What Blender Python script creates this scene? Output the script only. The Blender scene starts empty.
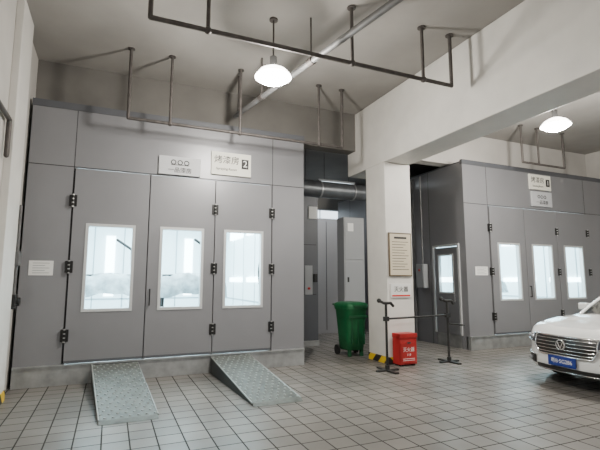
import bpy, bmesh, math, random
from mathutils import Vector, Matrix
random.seed(3)
D=bpy.data
# ------------------------------------------------------------ materials
def mat(name,col,rough=.5,metal=0,noise=0,nscale=4,emit=None,es=1,bump=0,coat=0,dirt=None):
    m=D.materials.new(name); m.use_nodes=True
    nt=m.node_tree; b=nt.nodes['Principled BSDF']
    c=(*col,1)
    b.inputs['Base Color'].default_value=c
    b.inputs['Roughness'].default_value=rough
    b.inputs['Metallic'].default_value=metal
    if coat: b.inputs['Coat Weight'].default_value=coat; b.inputs['Coat Roughness'].default_value=.05
    if emit:
        b.inputs['Emission Color'].default_value=(*emit,1); b.inputs['Emission Strength'].default_value=es
    if noise or bump:
        tc=nt.nodes.new('ShaderNodeTexCoord'); n=nt.nodes.new('ShaderNodeTexNoise')
        n.inputs['Scale'].default_value=nscale; n.inputs['Detail'].default_value=6
        nt.links.new(tc.outputs['Object'],n.inputs['Vector'])
        if noise:
            r=nt.nodes.new('ShaderNodeValToRGB')
            r.color_ramp.elements[0].position=.3; r.color_ramp.elements[1].position=.7
            d=dirt or tuple(x*(1-noise) for x in col)
            r.color_ramp.elements[0].color=(*d,1)
            r.color_ramp.elements[1].color=(*[min(1,x*(1+noise*.4)) for x in col],1)
            nt.links.new(n.outputs['Fac'],r.inputs['Fac']); nt.links.new(r.outputs['Color'],b.inputs['Base Color'])
        if bump:
            bp=nt.nodes.new('ShaderNodeBump'); bp.inputs['Strength'].default_value=bump; bp.inputs['Distance'].default_value=.02
            nt.links.new(n.outputs['Fac'],bp.inputs['Height']); nt.links.new(bp.outputs['Normal'],b.inputs['Normal'])
    return m
PANEL=mat('booth_panel_grey',(.235,.236,.25),.36,.2,.06,1.2)
PANEL_D=mat('booth_panel_dark',(.095,.10,.112),.45,.1,.1,1.5)
GASKET=mat('rubber_gasket',(.02,.02,.022),.7)
FRAMEW=mat('window_frame_aluminium',(.62,.63,.63),.4,.3)
GALV=mat('galvanised_steel',(.42,.43,.43),.38,.6,.25,7)
RAMP=mat('ramp_plate',(.13,.145,.135),.55,.25,.4,9)
STUD=mat('ramp_stud',(.30,.32,.31),.45,.3)
RAMPD=mat('ramp_side',(.05,.055,.055),.6,.3)
HINGE=mat('hinge_black',(.015,.015,.015),.4,.3)
HINGEM=mat('hinge_steel',(.5,.5,.5),.35,.8)
INTW=mat('booth_interior_white',(.74,.84,.87),.6)
INTF=mat('booth_interior_floor',(.35,.39,.40),.6)
INTS=mat('booth_interior_seam',(.30,.38,.42),.5)
TUBE=mat('fluorescent_tube',(1,1,1),.5,0,emit=(.82,.96,1),es=12)
PLASTER=mat('plaster_offwhite',(.52,.50,.47),.85,0,.10,1.6,bump=.1)
PLASTER_SHADE=mat('plaster_bulkhead_shaded',(.16,.152,.14),.85,0,.25,1.3,bump=.1)  # left bulkhead only: dimness above the booth put into the plaster colour
PLASTER2=mat('plaster_column',(.70,.68,.64),.5,0,.10,2.2,bump=.1)
CEIL=mat('ceiling_paint',(.33,.315,.295),.9,0,.2,.8,bump=.1)
PIPE=mat('iron_pipe',(.09,.08,.075),.6,.3,.3,12)
PIPEL=mat('pipe_grey_paint',(.14,.14,.14),.55,.2,.2,9)
SIGNW=mat('sign_white',(.78,.77,.68),.5)
SIGNG=mat('placard_grey',(.52,.53,.55),.5)
INK=mat('sign_ink',(.02,.02,.02),.6)
INKW=mat('sign_white_ink',(.85,.85,.82),.6)
PAPER=mat('paper_white',(.75,.75,.73),.8)
NOTICE=mat('notice_cream',(.60,.53,.40),.6)
WOODF=mat('notice_frame_brown',(.10,.07,.04),.5)
RED=mat('fire_red',(.42,.02,.02),.4)
REDI=mat('red_ink',(.6,.03,.02),.6)
GREEN=mat('bin_green',(.01,.13,.045),.45,0,.2,6)
GREEND=mat('bin_green_dark',(.008,.08,.03),.5)
BLACK=mat('black_rubber',(.015,.015,.015),.75)
BLACKM=mat('black_metal',(.03,.03,.03),.45,.4)
CHROME=mat('chrome',(.8,.8,.8),.12,1)
WHITEP=mat('car_paint_white',(.82,.83,.82),.22,0,coat=1)
CGLASS=mat('car_glass',(.015,.018,.02),.05,0,coat=1)
GRILLE=mat('grille_black',(.012,.012,.012),.35)
LAMPG=mat('headlamp_glass',(.35,.37,.4),.08,.5,coat=1)
LAMPIN=mat('headlamp_dark',(.04,.04,.05),.1,.2,coat=1)
PLATE=mat('licence_blue',(.01,.03,.22),.4)
RIM=mat('alloy_rim',(.55,.56,.58),.25,.9)
BELL=mat('lamp_reflector',(.8,.8,.8),.3,.2,emit=(1,.95,.86),es=14)
BULB=mat('lamp_disc',(1,1,1),.5,emit=(1,.95,.86),es=200)
DUCT=mat('duct_metal',(.16,.17,.18),.4,.5,.2,5)
CAB=mat('cabinet_grey',(.28,.29,.30),.5)
WINB=mat('daylit_pane',(.8,.9,1),.5,emit=(.8,.92,1),es=3)
FILM=mat('plastic_film',(.34,.42,.45),.25,0,.6,5,bump=.6)
def glass():
    m=D.materials.new('booth_window_glass'); m.use_nodes=True; nt=m.node_tree
    nt.nodes.clear(); o=nt.nodes.new('ShaderNodeOutputMaterial'); mx=nt.nodes.new('ShaderNodeMixShader')
    t=nt.nodes.new('ShaderNodeBsdfTransparent'); g=nt.nodes.new('ShaderNodeBsdfGlossy')
    t.inputs['Color'].default_value=(.86,.96,.98,1); g.inputs['Roughness'].default_value=.03
    mx.inputs[0].default_value=.05
    nt.links.new(t.outputs[0],mx.inputs[1]); nt.links.new(g.outputs[0],mx.inputs[2]); nt.links.new(mx.outputs[0],o.inputs[0])
    return m
GLASS=glass()
def stripes():
    m=mat('hazard_stripes',(.8,.6,.02),.5); nt=m.node_tree; b=nt.nodes['Principled BSDF']
    tc=nt.nodes.new('ShaderNodeTexCoord')
    w=nt.nodes.new('ShaderNodeTexWave'); w.wave_type='BANDS'; w.bands_direction='DIAGONAL'; w.inputs['Scale'].default_value=1.6
    r=nt.nodes.new('ShaderNodeValToRGB'); r.color_ramp.interpolation='CONSTANT'
    r.color_ramp.elements[0].color=(.02,.02,.02,1); r.color_ramp.elements[1].position=.5; r.color_ramp.elements[1].color=(.75,.5,.02,1)
    nt.links.new(tc.outputs['Object'],w.inputs['Vector']); nt.links.new(w.outputs['Fac'],r.inputs['Fac']); nt.links.new(r.outputs['Color'],b.inputs['Base Color'])
    return m
STRIPE=stripes()
def floor_mat():
    m=mat('floor_tiles',(.3,.28,.25),.35); nt=m.node_tree; b=nt.nodes['Principled BSDF']; L=nt.links
    tc=nt.nodes.new('ShaderNodeTexCoord'); br=nt.nodes.new('ShaderNodeTexBrick')
    br.offset=0; br.inputs['Scale'].default_value=1; br.inputs['Brick Width'].default_value=.25; br.inputs['Row Height'].default_value=.25
    br.inputs['Mortar Size'].default_value=.008; br.inputs['Mortar Smooth'].default_value=.2
    br.inputs['Color1'].default_value=(.215,.203,.188,1); br.inputs['Color2'].default_value=(.165,.156,.145,1); br.inputs['Mortar'].default_value=(.03,.028,.025,1)
    n=nt.nodes.new('ShaderNodeTexNoise'); n.inputs['Scale'].default_value=.9; n.inputs['Detail'].default_value=8
    r=nt.nodes.new('ShaderNodeValToRGB'); r.color_ramp.elements[0].position=.3; r.color_ramp.elements[0].color=(.68,.68,.68,1); r.color_ramp.elements[1].position=.75; r.color_ramp.elements[1].color=(1.12,1.1,1.07,1)
    mx=nt.nodes.new('ShaderNodeMixRGB'); mx.blend_type='MULTIPLY'; mx.inputs[0].default_value=1
    L.new(tc.outputs['Object'],br.inputs['Vector']); L.new(tc.outputs['Object'],n.inputs['Vector'])
    L.new(n.outputs['Fac'],r.inputs['Fac']); L.new(br.outputs['Color'],mx.inputs[1]); L.new(r.outputs['Color'],mx.inputs[2]); L.new(mx.outputs[0],b.inputs['Base Color'])
    n2=nt.nodes.new('ShaderNodeTexNoise'); n2.inputs['Scale'].default_value=2.5; L.new(tc.outputs['Object'],n2.inputs['Vector'])
    mr=nt.nodes.new('ShaderNodeMapRange'); mr.inputs[3].default_value=.28; mr.inputs[4].default_value=.5; L.new(n2.outputs['Fac'],mr.inputs[0])
    # grout is matt
    ad=nt.nodes.new('ShaderNodeMath'); ad.operation='MAXIMUM'; L.new(mr.outputs[0],ad.inputs[0]); L.new(br.outputs['Fac'],ad.inputs[1]); L.new(ad.outputs[0],b.inputs['Roughness'])
    b.inputs['Specular IOR Level'].default_value=.35
    bp=nt.nodes.new('ShaderNodeBump'); bp.invert=True; bp.inputs['Strength'].default_value=.25; bp.inputs['Distance'].default_value=.003
    L.new(br.outputs['Fac'],bp.inputs['Height']); L.new(bp.outputs['Normal'],b.inputs['Normal'])
    return m
FLOOR=floor_mat()
# ------------------------------------------------------------ mesh builder
class MB:
    def __init__(s): s.v=[];s.f=[];s.m=[];s.sm=[];s.mats=[]
    def mi(s,m):
        if m not in s.mats: s.mats.append(m)
        return s.mats.index(m)
    def add(s,vs,fs,m,smooth=False,mx=None):
        o=len(s.v)
        for p in vs:
            p=Vector(p); s.v.append(mx@p if mx else p)
        k=s.mi(m)
        for f in fs: s.f.append([i+o for i in f]); s.m.append(k); s.sm.append(smooth)
    def box(s,x0,x1,y0,y1,z0,z1,m,bev=0,mx=None):
        if bev:
            bm=bmesh.new(); bmesh.ops.create_cube(bm,size=1)
            for v in bm.verts: v.co=Vector(((x0+x1)/2+v.co.x*(x1-x0),(y0+y1)/2+v.co.y*(y1-y0),(z0+z1)/2+v.co.z*(z1-z0)))
            bmesh.ops.bevel(bm,geom=bm.edges[:],offset=bev,segments=2,affect='EDGES',profile=.6)
            bm.verts.index_update()
            s.add([v.co.copy() for v in bm.verts],[[v.index for v in f.verts] for f in bm.faces],m,False,mx); bm.free(); return
        s.add([(x0,y0,z0),(x1,y0,z0),(x1,y1,z0),(x0,y1,z0),(x0,y0,z1),(x1,y0,z1),(x1,y1,z1),(x0,y1,z1)],
              [(0,3,2,1),(4,5,6,7),(0,1,5,4),(1,2,6,5),(2,3,7,6),(3,0,4,7)],m,False,mx)
    def cyl(s,p0,p1,r,m,seg=12,r2=None,cap=True,mx=None):
        p0=Vector(p0);p1=Vector(p1);r2=r if r2 is None else r2
        d=(p1-p0).normalized(); a=d.orthogonal().normalized(); b=d.cross(a)
        vs=[];
        for p,rr in((p0,r),(p1,r2)):
            for i in range(seg):
                t=2*math.pi*i/seg; vs.append(p+a*math.cos(t)*rr+b*math.sin(t)*rr)
        s.add(vs,[(i,(i+1)%seg,seg+(i+1)%seg,seg+i) for i in range(seg)],m,True,mx)
        if cap: s.add(vs,[list(range(seg))[::-1],list(range(seg,2*seg))],m,False,mx)
    def ball(s,c,r,m,mx=None,seg=12):
        bm=bmesh.new(); bmesh.ops.create_uvsphere(bm,u_segments=seg,v_segments=seg//2+2,radius=r)
        bm.verts.index_update()
        s.add([v.co+Vector(c) for v in bm.verts],[[v.index for v in f.verts] for f in bm.faces],m,True,mx); bm.free()
    def tube(s,pts,r,m,joint=True,seg=10,mx=None):
        for a,b in zip(pts,pts[1:]): s.cyl(a,b,r,m,seg,mx=mx)
        if joint:
            for p in pts[(0 if joint!='in' else 1):(len(pts) if joint!='in' else -1)]: s.ball(p,r*1.0,m,mx,seg)
    def lathe(s,c,prof,m,seg=24,mx=None):
        vs=[]
        for r,z in prof:
            for i in range(seg):
                t=2*math.pi*i/seg; vs.append((c[0]+r*math.cos(t),c[1]+r*math.sin(t),c[2]+z))
        fs=[(k*seg+i,k*seg+(i+1)%seg,(k+1)*seg+(i+1)%seg,(k+1)*seg+i) for k in range(len(prof)-1) for i in range(seg)]
        s.add(vs,fs,m,True,mx)
    def grid(s,rows,m,smooth=True,mx=None,closed=False):
        nr=len(rows);nc=len(rows[0]); vs=[p for r in rows for p in r]
        rng=nc if closed else nc-1
        s.add(vs,[(i*nc+j,i*nc+(j+1)%nc,(i+1)*nc+(j+1)%nc,(i+1)*nc+j) for i in range(nr-1) for j in range(rng)],m,smooth,mx)
    def done(s,name,parent=None):
        me=D.meshes.new(name); me.from_pydata([tuple(v) for v in s.v],[],s.f)
        for m in s.mats: me.materials.append(m)
        for p,k,q in zip(me.polygons,s.m,s.sm): p.material_index=k; p.use_smooth=q
        me.update(); o=D.objects.new(name,me); bpy.context.scene.collection.objects.link(o)
        if parent: o.parent=parent; o.matrix_parent_inverse=Matrix.Translation(-Vector(parent.location))
        return o
def empty(name,loc=(0,0,0)):
    o=D.objects.new(name,None); o.location=loc; bpy.context.scene.collection.objects.link(o); return o
def text(name,body,size,loc,m,parent,rot=(math.pi/2,0,0),align='CENTER'):
    c=D.curves.new(name,'FONT'); c.body=body; c.size=size; c.align_x=align; c.align_y='CENTER'; c.extrude=.001
    c.materials.append(m); o=D.objects.new(name,c); o.location=loc; o.rotation_euler=rot
    bpy.context.scene.collection.objects.link(o); o.parent=parent; o.matrix_parent_inverse=Matrix.Translation(-Vector(parent.location)); return o

# ------------------------------------------------------------ room
YB=7.55; XL=-1.28; XR=12.6; ZC=5.2; ZP=ZC-.004
b=MB(); b.box(XL-.3,XR+.3,-5,15,-.1,0,FLOOR); b.done('floor')
b=MB(); b.box(XL-.3,XR+.3,-5,15,ZC,ZC+.2,CEIL); b.done('ceiling')
b=MB(); b.box(XL-.3,XL,-1,15,0,ZC,PLASTER); b.done('wall_left')
b=MB(); b.box(XR,XR+.3,-5,15,0,ZC,PLASTER); b.done('wall_right')
b=MB(); b.box(XL,XR,14.5,14.8,0,ZC,PLASTER); b.done('wall_back')
b=MB(); b.box(XL,4.81,YB+.45,YB+.75,4.36,ZC,PLASTER_SHADE); b.box(5.42,XR,YB+.45,YB+.75,4.36,ZC,PLASTER); b.done('wall_bulkhead')
b=MB(); b.box(4.81,5.42,-3,YB+.8,3.85,ZC,PLASTER2,.02); b.done('trim_beam')
b=MB(); b.box(XL,4.81,.2,.6,4.7,ZC,PLASTER2,.02); b.done('trim_beam_cross')
b=MB(); b.box(4.81,5.42,6.93,7.60,0,3.85,PLASTER2,.012)
b.box(4.80,5.43,6.92,7.61,0,.13,STRIPE); b.done('concrete_column')
b=MB(); b.box(XL,XL+.10,6.2,6.9,0,.13,STRIPE); b.box(XL,XL+.09,6.2,6.9,.13,ZC,PLASTER2,.01); b.done('wall_pilaster')

# ------------------------------------------------------------ spray booths
def booth(name,x0,doors,x1,side_door=False,number='2'):
    root=empty(name,((x0+x1)/2,10.5,0))
    b=MB(); T=.06; zb=.30; zt=3.30; H=4.3; YE=13.6
    edges=doors
    b.box(x0,edges[0]-.012,YB,YB+T,zb,H,PANEL); b.box(edges[-1]+.012,x1,YB,YB+T,zb,H,PANEL)
    b.box(edges[0]-.012,edges[-1]+.012,YB,YB+T,zt+.012,H,PANEL)
    for zz in (3.32,): b.box(x0,x1,YB-.003,YB,zz,zz+.012,GASKET)
    for xx in (edges[0]-.02,edges[-1]+.012): b.box(xx,xx+.01,YB-.002,YB,zb,H,GASKET)
    b.box(x0-.01,x1+.01,YB-.015,YB+T,H-.05,H+.06,PANEL_D)
    b.box(x0,x1,YB-.02,YB+.1,0,zb-.02,GALV); b.box(x0,x1,YB-.05,YB+.1,zb-.02,zb,GALV)
    for i in range(3):
        a=edges[i]+.008; c=edges[i+1]-.008; y0=YB-.025; y1=YB+.045
        w=(a+c)/2; wa=w-.35; wc=w+.35; wz0=1.08; wz1=2.42
        b.box(a,wa,y0,y1,zb+.01,zt,PANEL); b.box(wc,c,y0,y1,zb+.01,zt,PANEL)
        b.box(wa,wc,y0,y1,zb+.01,wz0,PANEL); b.box(wa,wc,y0,y1,wz1,zt,PANEL)
        for q in ((wa-.015,wa+.03,wz0-.015,wz1+.015),(wc-.03,wc+.015,wz0-.015,wz1+.015),(wa+.03,wc-.03,wz0-.015,wz0+.03),(wa+.03,wc-.03,wz1-.03,wz1+.015)):
            b.box(q[0],q[1],y0-.014,y1+.01,q[2],q[3],FRAMEW)
        b.add([(wa,YB+.01,wz0),(wc,YB+.01,wz0),(wc,YB+.01,wz1),(wa,YB+.01,wz1)],[(0,1,2,3)],GLASS)
        b.box(a,c,y0-.004,y0,zb+.01,zb+.05,PANEL_D)
    for e in edges: b.box(e-.02,e+.02,YB+.046,YB+.06,zb,zt+.02,GASKET)
    for e in (edges[0],edges[2],edges[3]):
        for hz in (.72,1.75,2.78):
            b.box(e-.055,e-.012,YB-.045,YB-.025 if e!=edges[0] else YB,hz-.09,hz+.09,HINGE,.004)
            b.box(e+.012,e+.055,YB-.045,YB-.025,hz-.09,hz+.09,HINGE,.004)
            b.cyl((e,YB-.045,hz-.10),(e,YB-.045,hz+.10),.017,HINGEM,10)
            for q in (-.06,0,.06): b.cyl((e,YB-.045,hz+q-.022),(e,YB-.045,hz+q+.022),.020,HINGE,10)
    e=edges[1]
    b.tube([(e+.06,YB-.025,1.15),(e+.06,YB-.07,1.15),(e+.06,YB-.07,1.4),(e+.06,YB-.025,1.4)],.010,HINGE)
    if side_door:
        d0,d1=7.80,8.60
        b.box(x0,x0+T,YB+T,d0,0,H,PANEL); b.box(x0,x0+T,d1,YE,0,H,PANEL); b.box(x0,x0+T,d0,d1,2.35,H,PANEL)
        b.box(x0,x0+T,d0,d1,0,.3,GALV)
        b.box(x0-.02,x0+.03,d0+.02,d1-.02,.3,1.25,PANEL); b.box(x0-.02,x0+.03,d0+.02,d1-.02,2.15,2.33,PANEL)
        b.box(x0-.02,x0+.03,d0+.02,d0+.16,1.25,2.15,PANEL); b.box(x0-.02,x0+.03,d1-.16,d1-.02,1.25,2.15,PANEL)
        for q in ((d0+.14,d0+.18,1.23,2.17),(d1-.18,d1-.14,1.23,2.17),(d0+.18,d1-.18,1.23,1.27),(d0+.18,d1-.18,2.13,2.17)):
            b.box(x0-.035,x0+.035,q[0],q[1],q[2],q[3],FRAMEW)
        b.add([(x0,d0+.16,1.25),(x0,d1-.16,1.25),(x0,d1-.16,2.15),(x0,d0+.16,2.15)],[(0,1,2,3)],GLASS)
        for q in ((d0-.05,d0,.3,2.4),(d1,d1+.05,.3,2.4),(d0,d1,2.35,2.4)): b.box(x0-.03,x0,q[0],q[1],q[2],q[3],FRAMEW)
        b.tube([(x0-.02,d0+.09,1.05),(x0-.07,d0+.09,1.05),(x0-.07,d0+.09,1.25),(x0-.02,d0+.09,1.25)],.010,CHROME)
        yy=8.75
        while yy<13: b.box(x0-.002,x0,yy,yy+.01,.0,H,GASKET); yy+=1.0
    else:
        b.box(x0,x0+T,YB+T,YE,0,H,PANEL)
    b.box(x1-T,x1,YB+T,YE,0,H,PANEL); b.box(x0+T,x1-T,YE-T,YE,0,H,PANEL)
    b.box(x0,x1,YB+T,YE,H,H+.03,PANEL_D)
    # interior lining
    b.box(x0+T,x1-T,YB+.1,YE-T,.2,.29,INTF)
    b.box(x0+T,x1-T,YE-T-.02,YE-T,.29,3.3,INTW)
    if not side_door: b.box(x0+T,x0+T+.02,YB+.1,YE-T,.29,3.3,INTW)
    else: b.box(x0+T,x0+T+.02,8.65,YE-T,.29,3.3,INTW)
    b.box(x1-T-.02,x1-T,YB+.1,YE-T,.29,3.3,INTW)
    b.box(x0+T,x1-T,YB+.1,YE-T,3.32,3.36,INTW)
    k=0
    while YB+.8+k*1.0<YE-.2:
        yy=YB+.8+k; b.box(x1-T-.028,x1-T-.02,yy,yy+.03,.29,3.3,INTS); k+=1
        if yy>8.7: b.box(x0+T+.02,x0+T+.028,yy,yy+.03,.29,3.3,INTS)
    for f in(.17,.34,.5,.66,.83):
        xx=x0+(x1-x0)*f; b.box(xx-.015,xx+.015,YE-T-.03,YE-T-.02,.29,3.3,INTS)
    b.box(x0+T,x1-T,YE-T-.03,YE-T-.02,1.0,1.04,INTS); b.box(x1-T-.028,x1-T-.02,YB+.1,YE-T,1.0,1.04,INTS)
    for yy in (8.6,10.3,12.0):
        for xx in (x0+.12,x1-.12):
            b.box(xx-.03,xx+.03,yy-.6,yy+.6,2.7,3.0,TUBE)
            b.box(xx-.02,xx+.02,yy-.6,yy+.6,1.5,1.62,TUBE)
    for xx in (x0+1.2,(x0+x1)/2,x1-1.2): b.box(xx-.12,xx+.12,YE-.12,YE-.08,1.1,2.8,TUBE)
    b.done('shell',root)
    return root
B1=booth('spray_booth',XL+.05,[-.59,.54,1.64,2.70],3.36)
B2=booth('spray_booth',7.41,[8.16,9.31,10.46,11.66],12.45,True)
for i,(xa,xc) in enumerate(((XL,3.36),(7.41,12.45))):
    l=D.lights.new('booth_interior_light','AREA'); l.shape='RECTANGLE'; l.size=3.4; l.size_y=4.5; l.energy=720; l.color=(.82,.96,1)
    r=(B1,B2)[i]
    o=D.objects.new('booth_ceiling_light',l); o.location=((xa+xc)/2,10.3,3.28); bpy.context.scene.collection.objects.link(o); o.parent=r; o.matrix_parent_inverse=Matrix.Translation(-Vector(r.location))

def rack(cx,cy,par):
    b=MB(); z0=.29
    for sx in(-.55,.55):
        b.tube([(cx+sx,cy-.35,z0+.02),(cx+sx*.9,cy,z0+1.35),(cx+sx,cy+.35,z0+.02)],.03,BLACKM)
        b.tube([(cx+sx,cy-.2,z0+.6),(cx+sx,cy+.2,z0+.6)],.02,BLACKM)
    b.tube([(cx-.5,cy,z0+1.35),(cx+.5,cy,z0+1.35)],.03,BLACKM)
    b.tube([(cx+.45,cy-.1,z0),(cx+.40,cy-.1,z0+1.9),(cx+.1,cy-.1,z0+2.1)],.028,BLACKM)
    rows=[]
    for i in range(13):
        u=i/12; rows.append([(cx-.75+1.5*j/16, cy-.35+.7*u+.03*math.sin(j*2.1+i), z0+1.0+.42*math.sin(u*math.pi)-.12*abs(j-8)/8+.02*math.sin(j*1.3+i*2.2)) for j in range(17)])
    b.grid(rows,FILM)
    b.done('masked_panel_rack',par)
rack(1.5,9.3,B1); rack(.0,10.0,B1); rack(9.8,9.5,B2)
b=MB()
for k in range(3):
    pts=[(3.20-.03*k,9.4+.24*math.cos(a),1.7+.34*math.sin(a)) for a in [i*math.pi/8 for i in range(17)]]
    b.tube(pts,.014,BLACK,False,6)
b.tube([(3.2,9.4,1.4),(3.1,9.2,.9),(3.0,8.9,.32)],.014,BLACK); b.done('air_hose_coil',B1)

def board(name,x0,x1,z0,z1,m,y=YB):
    r=empty(name,((x0+x1)/2,y,z0)); b=MB(); b.box(x0,x1,y-.04,y-.004,z0,z1,m,.006)
    b.done('panel',r); return r
s=board('room_sign',1.55,2.28,3.42,3.84,SIGNW)
text('label','烤漆房',.155,(1.825,YB-.046,3.69),INK,s); text('label_sub','Spraying Room',.062,(1.825,YB-.046,3.53),INK,s)
b=MB(); b.box(2.10,2.23,YB-.045,YB-.0405,3.56,3.74,INK); b.done('number_plate',s); text('number','2',.17,(2.165,YB-.048,3.65),INKW,s)
s=board('brand_placard',.66,1.36,3.34,3.66,SIGNG)
text('label','一品漆房',.10,(1.01,YB-.046,3.42),INK,s)
b=MB()
for cx in(.9,1.01,1.12):
    b.lathe((0,0,0),[(.045,0),(.045,.004),(.03,.004),(.03,0)],INK,20,Matrix.Translation((cx,YB-.040,3.56))@Matrix.Rotation(math.pi/2,4,'X'))
b.box(.86,1.16,YB-.044,YB-.0405,3.51,3.52,INK); b.done('emblem',s)
s=board('room_sign',9.58,10.36,3.83,4.22,SIGNW)
text('label','烤漆房',.16,(9.87,YB-.046,4.07),INK,s); text('label_sub','Spraying Room',.064,(9.87,YB-.046,3.92),INK,s)
b=MB(); b.box(10.17,10.31,YB-.045,YB-.0405,3.93,4.12,INK); b.done('number_plate',s); text('number','1',.17,(10.24,YB-.048,4.025),INKW,s)
s=board('brand_placard',9.62,10.36,3.40,3.78,SIGNG); text('label','一品漆房',.11,(9.99,YB-.046,3.50),INK,s)
b=MB()
for cx in(9.88,9.99,10.1):
    b.lathe((0,0,0),[(.045,0),(.045,.004),(.03,.004),(.03,0)],INK,20,Matrix.Translation((cx,YB-.040,3.65))@Matrix.Rotation(math.pi/2,4,'X'))
b.done('emblem',s)
def notice(x0,x1,z0,z1,y,n=5):
    b=MB(); b.box(x0,x1,y-.008,y-.002,z0,z1,PAPER)
    for i in range(n):
        z=z1-(i+1)*(z1-z0)/(n+1); b.box(x0+.05,x1-.05-(i%2)*.06,y-.0095,y-.008,z-.004,z+.004,CAB)
    b.done('paper_notice')
notice(-1.12,-.80,1.62,1.84,YB); notice(7.66,8.04,1.66,1.86,YB)

# ------------------------------------------------------------ ramps
def ramp(xt0,xt1,xb0,xb1):
    yt=YB-.06; yb=5.40; zt=.27
    b=MB(); th=.02
    top=[(xt0,yt,zt),(xt1,yt,zt),(xb1,yb,.03),(xb0,yb,.03)]
    b.add(top+[(p[0],p[1],p[2]-th) for p in top],[(3,2,1,0),(4,5,6,7),(0,1,5,4),(1,2,6,5),(2,3,7,6),(3,0,4,7)],RAMP)
    b.add([(xb0,yb,.03),(xb1,yb,.03),(xb1,yb-.08,.004),(xb0,yb-.08,.004),(xb0,yb,.0),(xb1,yb,.0)],[(0,1,2,3),(5,4,3,2)],RAMP)
    for a,c in ((xt0,xb0),(xt1,xb1)):
        s=.008 if a==xt0 else -.008
        b.add([(a,yt,0),(a,yt,zt-th),(c,yb,.01),(c,yb,0),(a+s,yt,0),(a+s,yt,zt-th),(c+s,yb,.01),(c+s,yb,0)],[(0,1,2,3),(7,6,5,4),(0,4,5,1),(1,5,6,2),(3,2,6,7)],RAMPD)
    for (p,q) in ((top[0],top[3]),(top[1],top[2])): b.cyl(p,q,.010,STUD,8)
    for i in range(20):
        t=(i+.5)/20
        for j in range(7):
            u=(j+.5)/7+(.03 if i%2 else -.03)
            xl=xt0+(xb0-xt0)*t; xr=xt1+(xb1-xt1)*t; x=xl+(xr-xl)*u; y=yt+(yb-yt)*t; z=zt+(.03-zt)*t
            b.cyl((x,y,z-.002),(x,y,z+.009),.018,STUD,8,.014)
    b.done('access_ramp')
ramp(-.19,.46,-.04,.58); ramp(1.62,2.28,1.70,2.36)

# ------------------------------------------------------------ overhead pipes
b=MB(); Y,Z=4.7,4.4
b.tube([(.26,Y,ZP),(.26,Y,Z),(4.49,Y,Z),(4.49,Y,ZP)],.028,PIPE,'in')
for x in(.89,2.80,3.97): b.cyl((x,Y,Z),(x,Y,ZP),.024,PIPE); b.ball((x,Y,Z),.045,PIPE)
for x in(.26,.89,2.8,3.97,4.49): b.cyl((x,Y,ZC-.02),(x,Y,ZP),.06,PIPE)
b.done('suspended_pipe_rail')
b=MB(); Y,Z=7.0,4.05
b.tube([(.13,Y,ZP),(.13,Y,Z),(3.92,Y,Z),(3.92,Y,ZP)],.026,PIPE,'in')
for x in(.76,1.92,3.43): b.cyl((x,Y,Z),(x,Y,ZP),.022,PIPE); b.ball((x,Y,Z),.042,PIPE)
for x in(.13,.76,1.92,3.43,3.92): b.cyl((x,Y,ZC-.02),(x,Y,ZP),.055,PIPE)
b.done('suspended_pipe_rail')
b=MB(); Y,Z=7.0,4.3
b.tube([(8.75,Y,ZP),(8.75,Y,Z),(10.2,Y,Z),(10.2,Y,ZP)],.026,PIPE,'in')
for x in(9.3,): b.cyl((x,Y,Z),(x,Y,ZP),.022,PIPE)
for x in(8.75,9.3,10.2): b.cyl((x,Y,ZC-.02),(x,Y,ZP),.055,PIPE)
b.done('suspended_pipe_rail')
b=MB(); b.tube([(1.93,7.4,4.5),(2.71,3.62,4.58),(3.15,1.62,4.62),(3.42,.0,4.64)],.045,PIPEL,'in')
b.cyl((1.96,7.25,4.5),(1.96,7.25,ZP),.025,PIPE)
for t in(.25,.6):
    p=Vector((1.93,7.4,4.5)).lerp(Vector((2.71,3.62,4.58)),t); b.cyl(p,(p.x,p.y,ZP),.012,PIPE); b.cyl(p+Vector((-.01,.05,0)),p+Vector((.01,-.05,0)),.055,PIPE)
b.cyl((2.95,2.5,4.60),(2.95,2.5,ZP),.012,PIPE)
b.done('overhead_air_pipe')
b=MB(); b.tube([(XL+.05,3.5,3.5),(XL+.05,6.1,3.5),(XL+.05,6.1,3.05)],.03,PIPE); b.tube([(XL+.06,7.2,2.6),(XL+.06,7.2,1.3)],.02,PIPEL)
b.box(XL+.002,XL+.1,7.1,7.3,1.75,1.95,PIPEL,.01); b.box(XL+.002,XL+.1,7.12,7.28,1.15,1.35,BLACKM,.01); b.cyl((XL+.1,7.2,1.25),(XL+.14,7.2,1.25),.06,BLACKM,12)
for y in(4.,5.4): b.box(XL+.002,XL+.06,y-.03,y+.03,3.47,3.53,PIPE)
b.done('wall_conduit')

# ------------------------------------------------------------ lamps
def highbay(x,y,z,power,name='high_bay_lamp'):
    r=empty(name,(x,y,z)); b=MB()
    b.cyl((x,y,z+.30),(x,y,ZP),.012,PIPE,8); b.cyl((x,y,ZC-.03),(x,y,ZP),.06,PIPE)
    b.cyl((x,y,z+.14),(x,y,z+.30),.05,PIPEL,16)
    b.lathe((x,y,z),[(.05,.15),(.11,.135),(.19,.09),(.24,.03),(.255,0),(.245,0),(.22,.03),(.18,.07)],BELL)
    b.lathe((x,y,z),[(0,-.09),(.10,-.08),(.18,-.045),(.23,.0),(.235,.02)],BULB)
    b.done('lamp_body',r)
    l=D.lights.new('lamp_light','POINT'); l.energy=power; l.color=(1,.95,.87); l.shadow_soft_size=.12
    o=D.objects.new('lamp_light',l); o.location=(0,0,-.26); bpy.context.scene.collection.objects.link(o); o.parent=r
highbay(1.93,5.37,4.33,250); highbay(7.35,5.15,4.35,380)
highbay(1.93,-1.2,4.35,110); highbay(7.35,-1.2,4.35,130)  # unseen pair behind the camera, added as fill light

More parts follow.
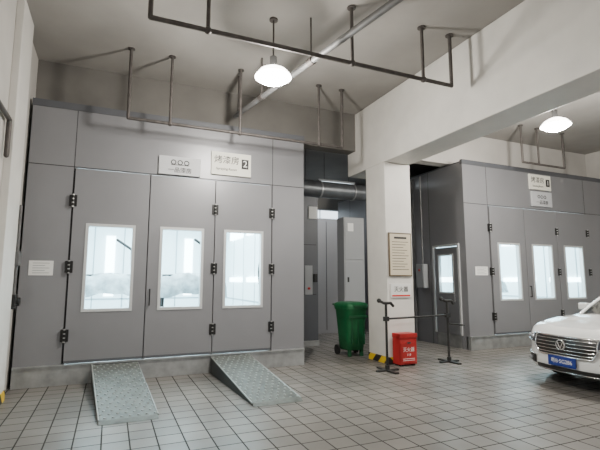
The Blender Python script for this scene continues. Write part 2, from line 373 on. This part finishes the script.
# ------------------------------------------------------------ middle gap: plant units
b=MB(); b.box(3.45,4.66,9.6,11.2,0,3.6,PANEL_D,.01)
for x in(3.85,4.25): b.box(x,x+.01,9.59,9.6,.1,3.5,GASKET)
for z in(1.2,2.4): b.box(3.5,4.6,9.59,9.6,z,z+.012,GASKET)
b.box(4.3,4.5,9.585,9.6,1.2,1.9,CAB,.003); b.cyl((4.4,9.585,1.35),(4.4,9.56,1.35),.03,RED)
b.box(4.52,4.62,9.55,9.6,1.5,1.7,HINGE,.01); b.box(3.45,4.66,9.55,9.6,0,.12,GALV)
b.box(4.40,4.64,9.57,9.6,3.05,3.35,PAPER,.004); b.done('air_heating_unit')
b=MB(); b.box(4.95,6.9,11.6,13.2,0,3.4,PANEL,.01)
for x in(5.4,5.9,6.4): b.box(x,x+.012,11.59,11.6,.1,3.3,GASKET)
for i in range(8): b.box(5.0,5.35,11.57,11.6,2.3+i*.08,2.34+i*.08,DUCT)
b.done('exhaust_unit')
b=MB(); b.box(5.22,5.80,9.3,9.65,.95,3.1,CAB,.01); b.box(5.25,5.77,9.285,9.3,1.0,2.0,CAB,.004); b.box(5.25,5.77,9.285,9.3,2.05,3.05,CAB,.004)
b.box(5.32,5.48,9.275,9.286,2.75,2.95,PAPER); b.box(5.3,5.34,9.27,9.286,1.5,1.62,HINGE)
for x in(5.27,5.75):
    for y in(9.35,9.6): b.box(x-.02,x+.02,y-.02,y+.02,0,.95,BLACKM)
b.box(5.22,5.8,9.3,9.65,.25,.28,BLACKM); b.done('electrical_cabinet')
b=MB(); b.cyl((3.4,10.2,3.95),(7.3,10.2,3.95),.22,DUCT,24)
for x in(4.0,5.0,6.0,7.0): b.cyl((x-.02,10.2,3.95),(x+.02,10.2,3.95),.235,GALV,24)
b.box(3.8,4.3,9.9,10.5,3.605,3.85,DUCT)
for x in(4.6,6.5): b.cyl((x,10.2,4.1),(x,10.2,ZP),.01,PIPE)
b.done('ventilation_duct')
b=MB(); b.box(6.3,7.9,14.44,14.5,3.5,4.2,FRAMEW); b.box(6.36,7.06,14.42,14.45,3.56,4.14,WINB); b.box(7.12,7.84,14.42,14.45,3.56,4.14,WINB); b.done('window_1')
b=MB(); b.box(7.25,7.395,8.85,9.15,1.35,1.95,CAB,.01); b.box(7.242,7.25,8.87,9.13,1.37,1.93,CAB); b.cyl((7.24,9.0,1.8),(7.23,9.0,1.8),.03,RED); b.cyl((7.36,9.0,1.95),(7.36,9.0,4.25),.02,PIPEL)
b.done('control_box')
b=MB(); b.cyl((7.37,9.35,0),(7.37,9.35,4.25),.03,PIPEL); b.cyl((7.37,9.6,0),(7.37,9.6,4.25),.02,PIPE); b.done('side_conduit')
r=empty('gap_fill_batten',(5.9,10.9,4.3)); b=MB(); b.box(5.3,6.5,10.86,10.94,4.36,4.42,CAB,.005); b.cyl((5.32,10.9,4.33),(6.48,10.9,4.33),.018,TUBE)  # batten added to brighten the gap, no known source there
for x in(5.32,6.48): b.box(x-.02,x+.02,10.87,10.93,4.30,4.37,CAB)
for x in(5.5,6.3): b.cyl((x,10.9,4.42),(x,10.9,ZP),.006,PIPE)
b.done('fill_fixture',r)
l=D.lights.new('gap_fill_light','AREA'); l.shape='RECTANGLE'; l.size=1.1; l.size_y=.08; l.energy=35; l.color=(.9,.97,1)
o=D.objects.new('gap_fill_light',l); o.location=(0,0,-.02); bpy.context.scene.collection.objects.link(o); o.parent=r

# ------------------------------------------------------------ wheelie bin
def bin_():
    b=MB(); cx,cy=4.70,8.12
    rows=[]
    for z,w,d in((.12,.18,.20),(.14,.195,.235),(.5,.21,.27),(.92,.24,.32),(.95,.26,.345),(1.0,.26,.345),(1.0,.23,.31)):
        ring=[]
        for i in range(32):
            t=2*math.pi*i/32; n=5; c,s=math.cos(t),math.sin(t)
            ring.append((cx+w*math.copysign(abs(c)**(2/n),c),cy+d*math.copysign(abs(s)**(2/n),s),z))
        rows.append(ring)
    b.grid(rows,GREEN,True,closed=True)
    b.add(rows[0],[list(range(32))[::-1]],GREEN)
    lid=[]
    for z,f in((.99,1.03),(1.03,1.04),(1.07,.97),(1.10,.6),(1.11,.05)):
        lid.append([(cx+(p[0]-cx)*f,cy+(p[1]-cy)*f,z) for p in rows[5]])
    b.grid(lid,GREEN,True,closed=True); b.add(lid[0],[list(range(32))[::-1]],GREEND)
    b.box(cx-.14,cx+.14,cy-.39,cy-.33,1.0,1.04,GREEND,.01)
    b.box(cx-.22,cx+.22,cy-.325,cy-.30,.78,.83,GREEND,.008)
    for x in(-.14,0,.14): b.box(cx+x-.015,cx+x+.015,cy-.30,cy-.262,.25,.78,GREEND,.005)
    b.tube([(cx-.22,cy+.38,1.03),(cx+.22,cy+.38,1.03)],.018,GREEND)
    for x in(-.245,.20):
        b.cyl((cx+x,cy+.2,.10),(cx+x+.045,cy+.2,.10),.10,BLACK,20)
    b.cyl((cx-.24,cy+.2,.10),(cx+.24,cy+.2,.10),.012,GALV)
    b.box(cx-.17,cx-.11,cy-.2,cy-.14,0,.13,GREEND); b.box(cx+.11,cx+.17,cy-.2,cy-.14,0,.13,GREEND)
    b.done('wheelie_bin')
bin_()

# ------------------------------------------------------------ fire extinguisher box
r=empty('fire_extinguisher_box',(5.05,6.77,0)); b=MB(); x0,x1,y0,y1=4.86,5.24,6.66,6.88
b.box(x0,x1,y0,y1,.03,.56,RED,.012); b.box(x0+.02,x1-.02,y0-.012,y0,.06,.42,RED,.004); b.box(x0-.008,x1+.008,y0-.015,y1,.50,.58,RED,.01)
for xx in(x0+.03,x1-.09):
    for yy in(y0+.02,y1-.08): b.box(xx,xx+.06,yy,yy+.06,0,.03,BLACK)
b.box(x0+.15,x0+.23,y0-.03,y0-.012,.40,.43,CHROME,.004)
for z in(.10,.13): b.box(x0+.06,x1-.06,y0-.014,y0-.012,z,z+.008,INKW)
b.done('case',r); text('label','灭火器',.085,((x0+x1)/2,y0-.014,.29),INKW,r); text('label_sub','119',.06,((x0+x1)/2,y0-.014,.20),INKW,r)
r=empty('fire_safety_sign',(5.11,6.92,1.22)); b=MB(); b.box(4.88,5.34,6.905,6.926,1.22,1.48,PAPER,.004); b.box(4.90,5.32,6.903,6.905,1.24,1.27,REDI); b.done('panel',r)
text('label','灭火器',.11,(5.11,6.902,1.37),INK,r)
b=MB(); X0,X1,Z0,Z1=4.85,5.38,1.62,2.46
b.box(X0,X1,6.90,6.926,Z0,Z1,WOODF,.004); b.box(X0+.025,X1-.025,6.895,6.90,Z0+.025,Z1-.025,NOTICE)
b.box(X0+.12,X1-.12,6.893,6.895,Z1-.12,Z1-.08,INK)
for i in range(11):
    z=Z1-.18-i*.053; b.box(X0+.07,X1-.08-(i*37%5)*.03,6.893,6.895,z-.005,z+.005,INK)
b.done('notice_board')

# ------------------------------------------------------------ black barrier
b=MB(); P=[(4.44,6.45),(6.0,6.67)]
for px,py in P:
    b.cyl((px,py,.02),(px,py,1.15),.022,BLACKM)
    b.box(px-.04,px+.04,py-.28,py+.28,0,.03,BLACKM,.006); b.box(px-.22,px+.22,py-.03,py+.03,0,.03,BLACKM,.006)
    b.cyl((px,py,.0),(px,py,.10),.04,BLACKM)
    b.tube([(px-.13,py,1.19),(px-.04,py,1.15),(px+.10,py,1.15),(px+.15,py,1.10)],.026,BLACKM)
    b.ball((px-.14,py,1.195),.04,BLACKM); b.box(px-.05,px+.05,py-.03,py+.03,.84,.92,BLACKM,.008)
b.tube([(P[0][0],P[0][1],.88),(P[1][0],P[1][1],.88)],.018,BLACKM)
b.tube([(P[1][0],P[1][1],.72),(P[1][0]+.5,P[1][1]+.1,.66)],.016,BLACKM)
b.done('barrier_stand')

# ------------------------------------------------------------ car (nose at local x=0 pointing -x)
W=.90; LEN=4.72
def interp(tb,x):
    if x<=tb[0][0]: return tb[0][1]
    for (a,va),(c,vc) in zip(tb,tb[1:]):
        if x<=c:
            t=(x-a)/(c-a); t=t*t*(3-2*t)*.5+t*.5; return va+(vc-va)*t
    return tb[-1][1]
def xf(y): return .55*(1-math.sqrt(max(0,1-min(1,abs(y)/W)**2.6)))
def xr_(y): return LEN-.45*(1-math.sqrt(max(0,1-min(1,abs(y)/W)**3)))
deck=[(0,.78),(.15,.84),(.45,.90),(.95,.97),(1.35,1.00),(1.7,1.0),(3.8,1.01),(4.1,1.05),(4.55,1.05),(4.72,.97)]
zbot=[(0,.20),(.4,.18),(4.2,.20),(4.72,.26)]
outline=[]
N=26
for i in range(N+1):
    a=-math.pi/2+math.pi*i/N; y=W*math.copysign(abs(math.sin(a))**.8,math.sin(a)); outline.append((xf(y),y))
for i in range(1,24): outline.append((.55+(LEN-1.0)*i/24,W))
for i in range(N+1):
    a=math.pi/2-math.pi*i/N; y=W*math.copysign(abs(math.sin(a))**.8,math.sin(a)); outline.append((xr_(y),y))
for i in range(1,24): outline.append((LEN-.45-(LEN-1.0)*i/24,-W))
def shrink(p,f):
    x,y=p; c=min(max(x,.9),LEN-.9); return (c+(x-c)*f,y*f)
prof=[(0,.10),(.05,.035),(.12,.008),(.25,0),(.42,.0),(.50,.012),(.58,.012),(.66,.0),(.76,.006),(.86,.025),(.94,.055),(.985,.10)]
def insz(z):
    t=(z-.2)/(.56); return interp(prof,t)*.9
rings=[]
for fz,ins in prof:
    ring=[]
    for p in outline:
        x,y=shrink(p,1-ins); zt=interp(deck,x)-.035; zb_=interp(zbot,x)
        ring.append((x,y,zb_+(zt-zb_)*fz))
    rings.append(ring)
for f in (.85,.78,.68,.55,.4,.25,.1,.02):
    ring=[]
    for p in outline:
        x,y=shrink(p,f); ring.append((x,y,interp(deck,x)+.012-.05*(y/W)**2+ (.012 if .35<abs(y/W)<.62 and x<1.3 else 0)))
    rings.append(ring)
b=MB(); b.grid(rings,WHITEP,True,closed=True)
n=len(outline)
b.add(rings[0],[list(range(n))],BLACK); b.add(rings[-1],[list(range(n))[::-1]],WHITEP)
body=b.done('body_tmp')
bm=bmesh.new(); bm.from_mesh(body.data); bmesh.ops.remove_doubles(bm,verts=bm.verts,dist=.0006); bmesh.ops.recalc_face_normals(bm,faces=bm.faces); bm.to_mesh(body.data); bm.free()
cut=MB(); cut.mats=[BLACK]
WX=(.90,3.62)
for wx in WX:
    for s in(-1,1): cut.cyl((wx,s*.60,.32),(wx,s*1.2,.32),.375,BLACK,40)
cutter=cut.done('cut_tmp')
bm=bmesh.new(); bm.from_mesh(cutter.data); bmesh.ops.remove_doubles(bm,verts=bm.verts,dist=.0001); bmesh.ops.recalc_face_normals(bm,faces=bm.faces); bm.to_mesh(cutter.data); bm.free()
md=body.modifiers.new('b','BOOLEAN'); md.object=cutter; md.operation='DIFFERENCE'; md.solver='EXACT'
dg=bpy.context.evaluated_depsgraph_get(); me=D.meshes.new_from_object(body.evaluated_get(dg))
D.objects.remove(body); D.objects.remove(cutter)
car=empty('car')
bo=D.objects.new('body',me); bpy.context.scene.collection.objects.link(bo); bo.parent=car
b=MB()
roof=[(1.22,.985,.60,.80),(1.45,1.11,.62,.81),(1.75,1.27,.62,.81),(2.05,1.405,.60,.81),(2.35,1.455,.59,.81),(2.75,1.475,.58,.81),(3.15,1.46,.58,.81),(3.5,1.41,.57,.80),(3.8,1.27,.58,.79),(4.05,1.13,.60,.78),(4.22,1.03,.62,.77)]
def sect(x,zr,wr,wb,o=0):
    zb_=.95; h=max(zr-zb_,.012)
    half=[(wb+o,zb_),(wb-.02+o,zb_+.25*h),(wr+(wb-wr)*.35+o,zb_+.66*h),(wr+.03+o,zb_+.90*h+o),(wr-.06,zr-.02+o+ (0 if h>.1 else .01)),(wr*.5,zr+o),(0,zr+.012+o)]
    return [(x,-y,z) for y,z in half]+[(x,y,z) for y,z in half[:-1][::-1]]
rows=[sect(*q) for q in roof]
for i in range(len(rows)-1):
    for j in range(12):
        top= j in (3,4,5,6,7,8)
        m=WHITEP if (top and 3<=i<=6) else CGLASS
        if j in(2,9) and 3<=i<=6: m=CGLASS
        if i in (7,8,9) and j in(0,1,2,9,10,11): m=WHITEP if i>=8 else CGLASS
        b.add([rows[i][j],rows[i][j+1],rows[i+1][j+1],rows[i+1][j]],[(0,1,2,3)],m,True)
for s in(-1,1):
    idx=3 if s<0 else 9
    b.tube([rows[k][idx] for k in range(0,8)]+[rows[8][idx],rows[9][idx],rows[10][idx]],.028,WHITEP)
    b.tube([(2.72,s*.80,.97),(2.74,s*.735,1.2),(2.76,s*.63,1.42)],.022,BLACKM)
    b.tube([(x,s*.815,.995) for x in(1.5,2.7,3.9)],.009,CHROME)
    b.box(1.72,1.86,s*.98-.09,s*.98+.09,1.02,1.14,WHITEP,.03); b.tube([(1.8,s*.8,1.02),(1.8,s*.92,1.06)],.018,WHITEP)
    for x in(2.45,3.4): b.box(x,x+.2,s*.905-.012,s*.905+.012,.83,.855,CHROME,.005)
    for x in(1.5,2.7,3.7): b.box(x,x+.006,s*.901-.003,s*.901+.003,.30,.93,BLACKM)
    b.box(1.3,3.2,s*.87-.03,s*.87+.03,.18,.22,BLACK,.01)
b.done('cabin',car)
def rng(a,c,n): return [a+(c-a)*i/n for i in range(n+1)]
def npt(y,z,off): return (xf(min(.93,abs(y))/(1-insz(z)/.9))+insz(z)*.6-off,y,z)
b=MB()
def gw(z): return .40+.09*min(1,max(0,(z-.44)/.12))
G0,G1=.46,.735
rows=[[npt(gw(z)*u,z,.022) for u in rng(-1,1,20)] for z in rng(G0,G1,10)]
b.grid(rows,GRILLE)
for z in rng(G0+.04,G1-.04,4): b.tube([npt(gw(z)*u,z,.026) for u in rng(-.97,.97,20)],.006,CHROME,False,6)
edge=[npt(gw(z),z,.024) for z in rng(G0,G1,8)]+[npt(gw(G1)*u,G1,.024) for u in rng(1,-1,20)]+[npt(-gw(z),z,.024) for z in rng(G1,G0,8)]+[npt(gw(G0)*u,G0,.024) for u in rng(-1,1,20)]
b.tube(edge,.013,CHROME,True,8)
em=npt(0,.62,.03); 
b.lathe((0,0,0),[(.075,0),(.075,.02),(.06,.025),(.06,.012)],CHROME,24,Matrix.Translation(em)@Matrix.Rotation(-math.pi/2,4,'Y'))
b.tube([(em[0]-.018,-.045,em[2]+.04),(em[0]-.018,0,em[2]-.05),(em[0]-.018,.045,em[2]+.04)],.010,CHROME)
for s in(-1,1):
    ys=rng(.49,.85,14)
    rows=[[npt(s*y,.605+.03*((y-.47)/.375)+t*(.12-.02*((y-.47)/.375)),.014) for y in ys] for t in rng(0,1,6)]
    b.grid(rows,LAMPIN)
    for yy in(.58,.71):
        p=npt(s*yy,.67,.022); b.ball(p,.036,LAMPG)
    b.tube([npt(s*y,.600+.03*((y-.47)/.375),.018) for y in ys],.009,CHROME,False,6)
    b.tube([npt(s*y,.728+.01*((y-.47)/.375),.016) for y in ys],.006,CHROME,False,6)
    rows=[[npt(s*y,z+.03*(y-.5),.012) for y in rng(.52,.80,8)] for z in rng(.28,.40,5)]; b.grid(rows,GRILLE)
    b.tube([npt(s*y,.41+.03*(y-.5),.016) for y in rng(.50,.82,8)],.008,CHROME,False,6)
    p=npt(s*.66,.34,.02); b.ball(p,.035,LAMPG)
rows=[[npt(y,z,.014) for y in rng(-.50,.50,20)] for z in rng(.215,.30,4)]; b.grid(rows,GRILLE)
b.tube([npt(y,.235,.018) for y in rng(-.52,.52,20)],.007,CHROME,False,6)
b.box(-.045,-.030,-.22,.22,.315,.455,PLATE,.004)
b.box(-.028,.01,-.20,.20,.33,.44,BLACK)
b.done('nose',car)
text('plate_text','粤B·5G286',.075,(-.047,0,.385),INKW,car,(math.pi/2,0,-math.pi/2))
for wx in WX:
    for s in(-1,1):
        b=MB(); R=.325
        mx=Matrix.Translation((wx,0,R))@Matrix.Rotation(-math.pi/2*s,4,'X')
        b.lathe((0,0,0),[(.215,.69),(.29,.68),(.318,.70),(R,.73),(R,.84),(.315,.875),(.28,.89),(.225,.885),(.215,.86),(.215,.70)],BLACK,40,mx)
        b.lathe((0,0,0),[(.222,.885),(.215,.89),(.205,.875),(.20,.80),(.0,.78)],BLACKM,40,mx)
        b.lathe((0,0,0),[(.224,.88),(.218,.893),(.204,.885)],RIM,40,mx)
        b.lathe((0,0,0),[(.06,.84),(.055,.875),(0,.88)],RIM,20,mx)
        for k in range(10):
            a=2*math.pi*k/10; c,q=math.cos(a),math.sin(a)
            b.cyl((.04*c,.04*q,.868),(.21*c,.21*q,.875),.016,RIM,6,.011,mx=mx)
        b.done('wheel',car)
car.location=(6.06,4.40,0); car.rotation_euler=(0,0,math.radians(-4))

# ------------------------------------------------------------ world & camera
w=D.worlds.new('world'); bpy.context.scene.world=w; w.use_nodes=True
w.node_tree.nodes['Background'].inputs[0].default_value=(.88,.94,1,1); w.node_tree.nodes['Background'].inputs[1].default_value=.45
cam=D.cameras.new('camera'); co=D.objects.new('camera',cam); bpy.context.scene.collection.objects.link(co)
cam.sensor_width=36; cam.lens=26; cam.clip_start=.05
p=math.atan(55/433)
co.location=(0,0,1.55); co.rotation_euler=(math.pi/2+p,0,-math.radians(23.5))
bpy.context.scene.camera=co
